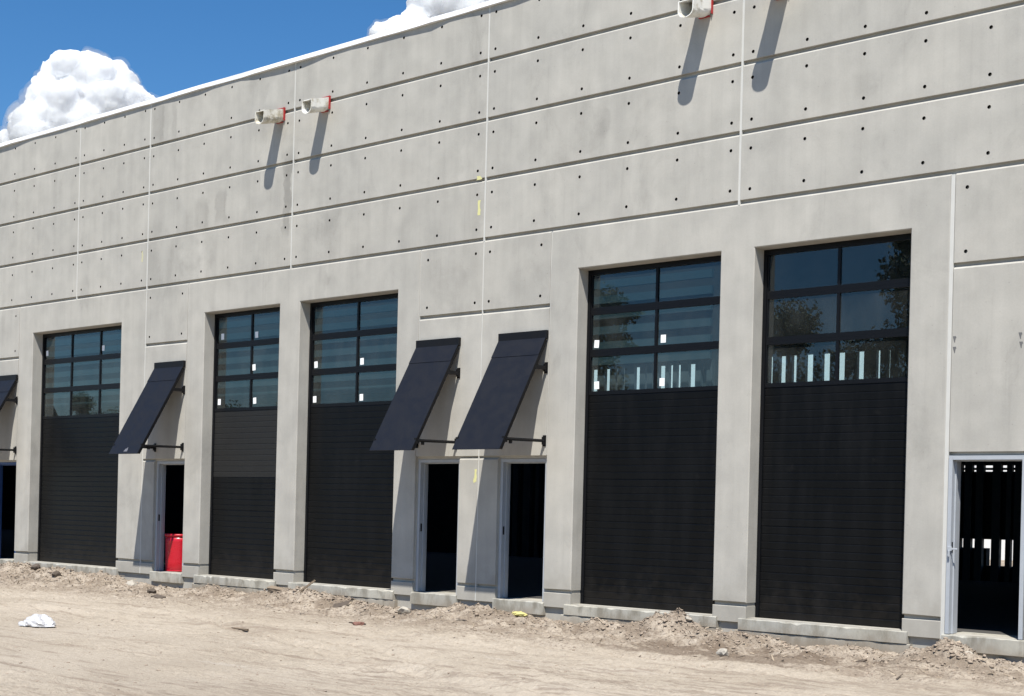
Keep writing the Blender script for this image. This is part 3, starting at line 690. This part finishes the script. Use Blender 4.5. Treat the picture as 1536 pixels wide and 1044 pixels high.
# loose clods and gravel: nobody could count them
protos = []
for k in range(6):
    b_ = blob(1, 40+k, 1.6, 1, (1.35, .85, .55)); protos.append((np.array([v.co[:] for v in b_.verts]), np.array([[v.index for v in f.verts] for f in b_.faces]))); b_.free()
rg = np.random.default_rng(5); CV = []; CF = []; off_ = 0
def scatter(n, xs, ys, rs_):
    global off_
    zs = ground_h(xs, ys)
    for i in range(n):
        v, f = protos[i % 6]; t = rg.uniform(0, 6.28); c, s = math.cos(t), math.sin(t)
        q = v*rs_[i]; q = np.stack([q[:, 0]*c-q[:, 1]*s, q[:, 0]*s+q[:, 1]*c, q[:, 2]], 1)+np.array([xs[i], ys[i], zs[i]+rs_[i]*.15])
        CV.append(q); CF.append(f+off_); off_ += len(v)
n = 5200; ys = -np.abs(rg.normal(0, 1.1, n))-.10; xs = rg.uniform(-32, -5, n); scatter(n, xs, np.maximum(ys, -9), .008+.022*rg.random(n)**3)
for (cx, cy, sx, sy, h) in MOUNDS:
    k = int(320*(h/.2)); scatter(k, cx+sx*.8*rg.normal(0, .8, k), np.minimum(-.12, cy+sy*.8*rg.normal(0, .8, k)), .009+.034*rg.random(k)**3)
n = 2200; scatter(n, rg.uniform(-32, -4, n), rg.uniform(-10.5, -2, n), .006+.016*rg.random(n)**4)
CV = np.concatenate(CV); CF = np.concatenate(CF)
M['clod'] = mat('soil_clod', (.29, .235, .185), .95, .5, 9, spec=.15)
cm = bpy.data.meshes.new('dirt_clods'); cm.vertices.add(len(CV)); cm.vertices.foreach_set('co', CV.ravel()); cm.loops.add(CF.size); cm.loops.foreach_set('vertex_index', CF.ravel().astype(np.int32))
cm.polygons.add(len(CF)); cm.polygons.foreach_set('loop_start', np.arange(0, CF.size, 3, dtype=np.int32)); cm.update(calc_edges=True); cm.materials.append(M['clod'])
cl = link(bpy.data.objects.new('dirt_clods', cm)); tag(cl, 'loose clods and gravel strewn over the sand along the wall', kind='stuff')

# short twigs, roots and splinters: nobody could count them
TV = []; TF = []; n = 1500
tx = rg.uniform(-31.5, -5.5, n); ty = -np.abs(rg.normal(0, 1.0, n))-.12; hp = rg.random(n) < .35
tx[hp] = rg.normal(-27.0, 1.3, hp.sum()); ty[hp] = np.minimum(-.12, rg.normal(-.9, .45, hp.sum())); tz = ground_h(tx, ty)
for i in range(n):
    L_ = .03+.20*rg.random()**2.5; w = .004+.012*rg.random()**2; a = rg.uniform(0, 6.28); e = rg.normal(0, .3)
    d = np.array([math.cos(a)*math.cos(e), math.sin(a)*math.cos(e), math.sin(e)])*L_/2; q = np.array([-math.sin(a), math.cos(a), 0])*w; u = np.array([0, 0, 1])*w*.8
    p = np.array([tx[i], ty[i], tz[i]+w]); k = len(TV); TV += [p-d-q, p-d+q, p-d+u, p+d-q*.6, p+d+q*.6, p+d+u*.6]
    TF += [(k, k+1, k+4, k+3), (k+1, k+2, k+5, k+4), (k+2, k, k+3, k+5), (k, k+2, k+1), (k+3, k+4, k+5)]
M['twig'] = leafm('dry_twig', (.06, .045, .034), (.36, .29, .21))
tag(obj('twigs', ([tuple(v) for v in TV], TF), M['twig']), 'dry twigs, roots and splinters strewn along the foot of the wall', kind='stuff')

# ------------------------------------------------------------------ clouds
def cloud(name, lumps, seed, label, vox=1.3):
    c0 = Vector(np.mean([l[0] for l in lumps], 0)); bm = bmesh.new()
    for (c, r) in lumps: bmesh.ops.create_icosphere(bm, subdivisions=3, radius=r, matrix=Matrix.Translation(Vector(c)-c0))
    me = bpy.data.meshes.new(name); bm.to_mesh(me); bm.free()
    tmp = bpy.data.objects.new('tmp', me); COL.objects.link(tmp)
    md = tmp.modifiers.new('remesh', 'REMESH'); md.mode = 'VOXEL'; md.voxel_size = vox; md.use_smooth_shade = True
    dg = bpy.context.evaluated_depsgraph_get(); me2 = bpy.data.meshes.new_from_object(tmp.evaluated_get(dg)); bpy.data.objects.remove(tmp)
    n = len(me2.vertices); co = np.empty(n*3, dtype=np.float32); me2.vertices.foreach_get('co', co); co = co.reshape(-1, 3).astype(float)
    no = np.array([v.normal[:] for v in me2.vertices]); d = np.zeros(n)
    for (f, a, k) in ((.035, 5, 1), (.08, 3.6, 2), (.17, 2.2, 3), (.34, 1.2, 4)):
        q = co*f/(vox/1.3)
        nn = np.abs(vnoise(q[:, 0]+q[:, 2]*.7, q[:, 1]-q[:, 2]*.6, seed+k))+np.abs(vnoise(q[:, 1]+q[:, 0]*.5+9, q[:, 2]*1.3, seed+k+9))
        d += a*(.45-nn)*(vox/1.3)
    co += no*d[:, None]; me2.vertices.foreach_set('co', co.astype(np.float32).ravel()); me2.update(); me2.name = name
    me2.materials.clear(); me2.materials.append(M['cloud'])
    o = link(bpy.data.objects.new(name, me2)); o.location = c0; tag(o, label, 'cloud')
    if vox < 2:
        me3 = me2.copy(); me3.name = 'mist_edge'; q = co*.06
        e = np.clip(.6+3.2*(vnoise(q[:, 0]+q[:, 2]*.4+3, q[:, 1]-q[:, 2]*.9, seed+33)+.6*vnoise(q[:, 0]*2.3, q[:, 1]*2.3+q[:, 2]*2, seed+34)), .1, 2.0)*2.1
        me3.vertices.foreach_set('co', (co+no*e[:, None]).astype(np.float32).ravel()); me3.update(); me3.materials.clear(); me3.materials.append(M['mist'])
        link(bpy.data.objects.new('mist_edge', me3), o)
    return o
def outline_cloud(C, ex, ed, pts, base, rmin, rmax, seed, fill):
    rr = random.Random(seed); out = []; ez = Vector((0, 0, 1)); C = Vector(C)
    P = [Vector((a, b)) for a, b in pts]; mid = Vector((sum(p.x for p in P)/len(P), base))
    for a, b in zip(P, P[1:]):
        L = (b-a).length; k = max(1, int(L/3.2))
        for i in range(k):
            p = a.lerp(b, (i+rr.random())/k); r = rr.uniform(rmin, rmax); t = (mid-p).normalized(); q = p+t*r
            out.append((tuple(C+ex*q.x+ez*q.y+ed*rr.uniform(-4, 10)), r))
    for _ in range(fill):
        p = rr.choice(P); q = mid.lerp(p, rr.uniform(.1, .78)); r = rr.uniform(rmax*.9, rmax*2.1); r = min(r, (p-q).length*.9)
        out.append((tuple(C+ex*q.x+ez*q.y+ed*rr.uniform(-8, 10)), max(r, rmin)))
    return out
EX = Vector((.51, .86, 0)); ED = Vector((-.82, .49, .27))
cloud('cumulus_cloud', outline_cloud((-821.0, 493.3, 260.6), EX, ED, [(.925*a+2, .9*b-2) for a, b in [(-64, -36), (-55, -31), (-51, -16), (-45, -8), (-41, 4), (-35, 14), (-31, 22), (-22, 31), (-8, 34), (6, 33), (20, 30), (27, 24), (32, 16), (40, 10), (47, 4), (54, -2), (62, -12), (70, -26)]], -30, 4, 8, 5, 90), 3, 'large white cumulus cloud rising above the roof edge at upper left', 1.0)
EX2 = Vector((.705, .71, 0))
cloud('cumulus_cloud', outline_cloud((-664.5, 655.6, 327.3), EX2, Vector((-.66, .66, .33)), [(-46, -17), (-38, -11), (-28, -8), (-24, 0), (-19, 6), (-14, 16), (-6, 26), (8, 34), (24, 36), (40, 26), (60, 10)], -22, 3, 7, 8, 60), 8, 'smaller white cloud at the top edge behind the roof line', 1.0)
rr = random.Random(12)
# trees behind the camera, seen in the window glass
def tree_mesh(seed, H, Wd):
    r = random.Random(seed); V = []; F = []; cl = []
    for _ in range(40):
        t = r.uniform(.18, 1); rad = Wd*(.35+.65*math.sin(math.pi*min(1, (1-t)*1.05+.12)))*r.uniform(.2, .8); a = r.uniform(0, 6.28)
        cl.append((Vector((rad*math.cos(a), rad*math.sin(a), H*t)), Wd*r.uniform(.22, .42)))
    for (c, cr) in cl:
        for _ in range(420):
            d = Vector((r.gauss(0, 1), r.gauss(0, 1), r.gauss(0, .8))).normalized()*cr*r.uniform(.4, 1)
            p = c+d; s = r.uniform(.07, .17); q = Vector((r.gauss(0, 1), r.gauss(0, 1), r.gauss(0, 1))).normalized(); e1 = q.orthogonal().normalized()*s; e2 = q.cross(e1).normalized()*s*.7
            k = len(V); V += [p-e1, p-e2*.7, p+e1, p+e2]; F.append((k, k+1, k+2, k+3))
    bm = bmesh.new()
    for i in range(5):
        za, zb = H*.16*i, H*.16*(i+1); ra, rb = .30*(1-i/6), .30*(1-(i+1)/6)
        bmesh.ops.create_cone(bm, cap_ends=False, segments=8, radius1=ra, radius2=rb, depth=zb-za, matrix=Matrix.Translation((.1*math.sin(i), .1*math.cos(i), (za+zb)/2)))
    for (c, cr) in cl[:12]:
        tube(bm, (0, 0, c.z*.62), c, .05, 5)
    return (V, F), bm
tp = []
for k, (H, Wd) in enumerate(((13, 3.8), (10, 3.6), (15, 3.4))):
    t = empty('broadleaf_tree'); cr_, tk = tree_mesh(20+k, H, Wd); obj('crown', cr_, M['leaf'], t); obj('trunk', tk, M['bark'], t); tp.append(t)
TS = [(-36.8, -60, 2, 1.32), (-41.5, -62, 0, .92), (-45.5, -60, 0, 1.12), (-49, -63, 1, .95), (-53, -66, 1, .8), (-60.5, -60, 2, 1.12), (-57, -64, 1, .85), (-66, -62, 1, .95), (-72, -64, 0, .72), (-79, -62, 1, .95), (-86, -63, 0, .78), (-93, -62, 1, 1.0),
    (-100, -61, 0, .8), (-108, -63, 1, 1.1), (-116, -62, 0, .9), (-126, -62, 2, .8), (-31, -62, 0, .9)]
TL = {0: 'tallest tree across the lot, mirrored at the right side of the rightmost door glass', 2: 'broad tree across the lot, mirrored at the left of the rightmost door glass', 5: 'tall tree across the lot, mirrored in the left panes beside the middle awnings'}
used = set()
for i, (x, y, k, s) in enumerate(TS):
    if k not in used: o = tp[k]; used.add(k)
    else:
        o = tp[k].copy(); COL.objects.link(o)
        for ch in tp[k].children: c = ch.copy(); COL.objects.link(c); c.parent = o
    o.location = (x, y, BASE); o.rotation_euler = (0, 0, i*1.3); o.scale = (s, s, s)
    tag(o, TL.get(i) or 'leafy tree across the lot, seen only as a dark reflection in the door glass', 'tree', 'trees mirrored in the glass')
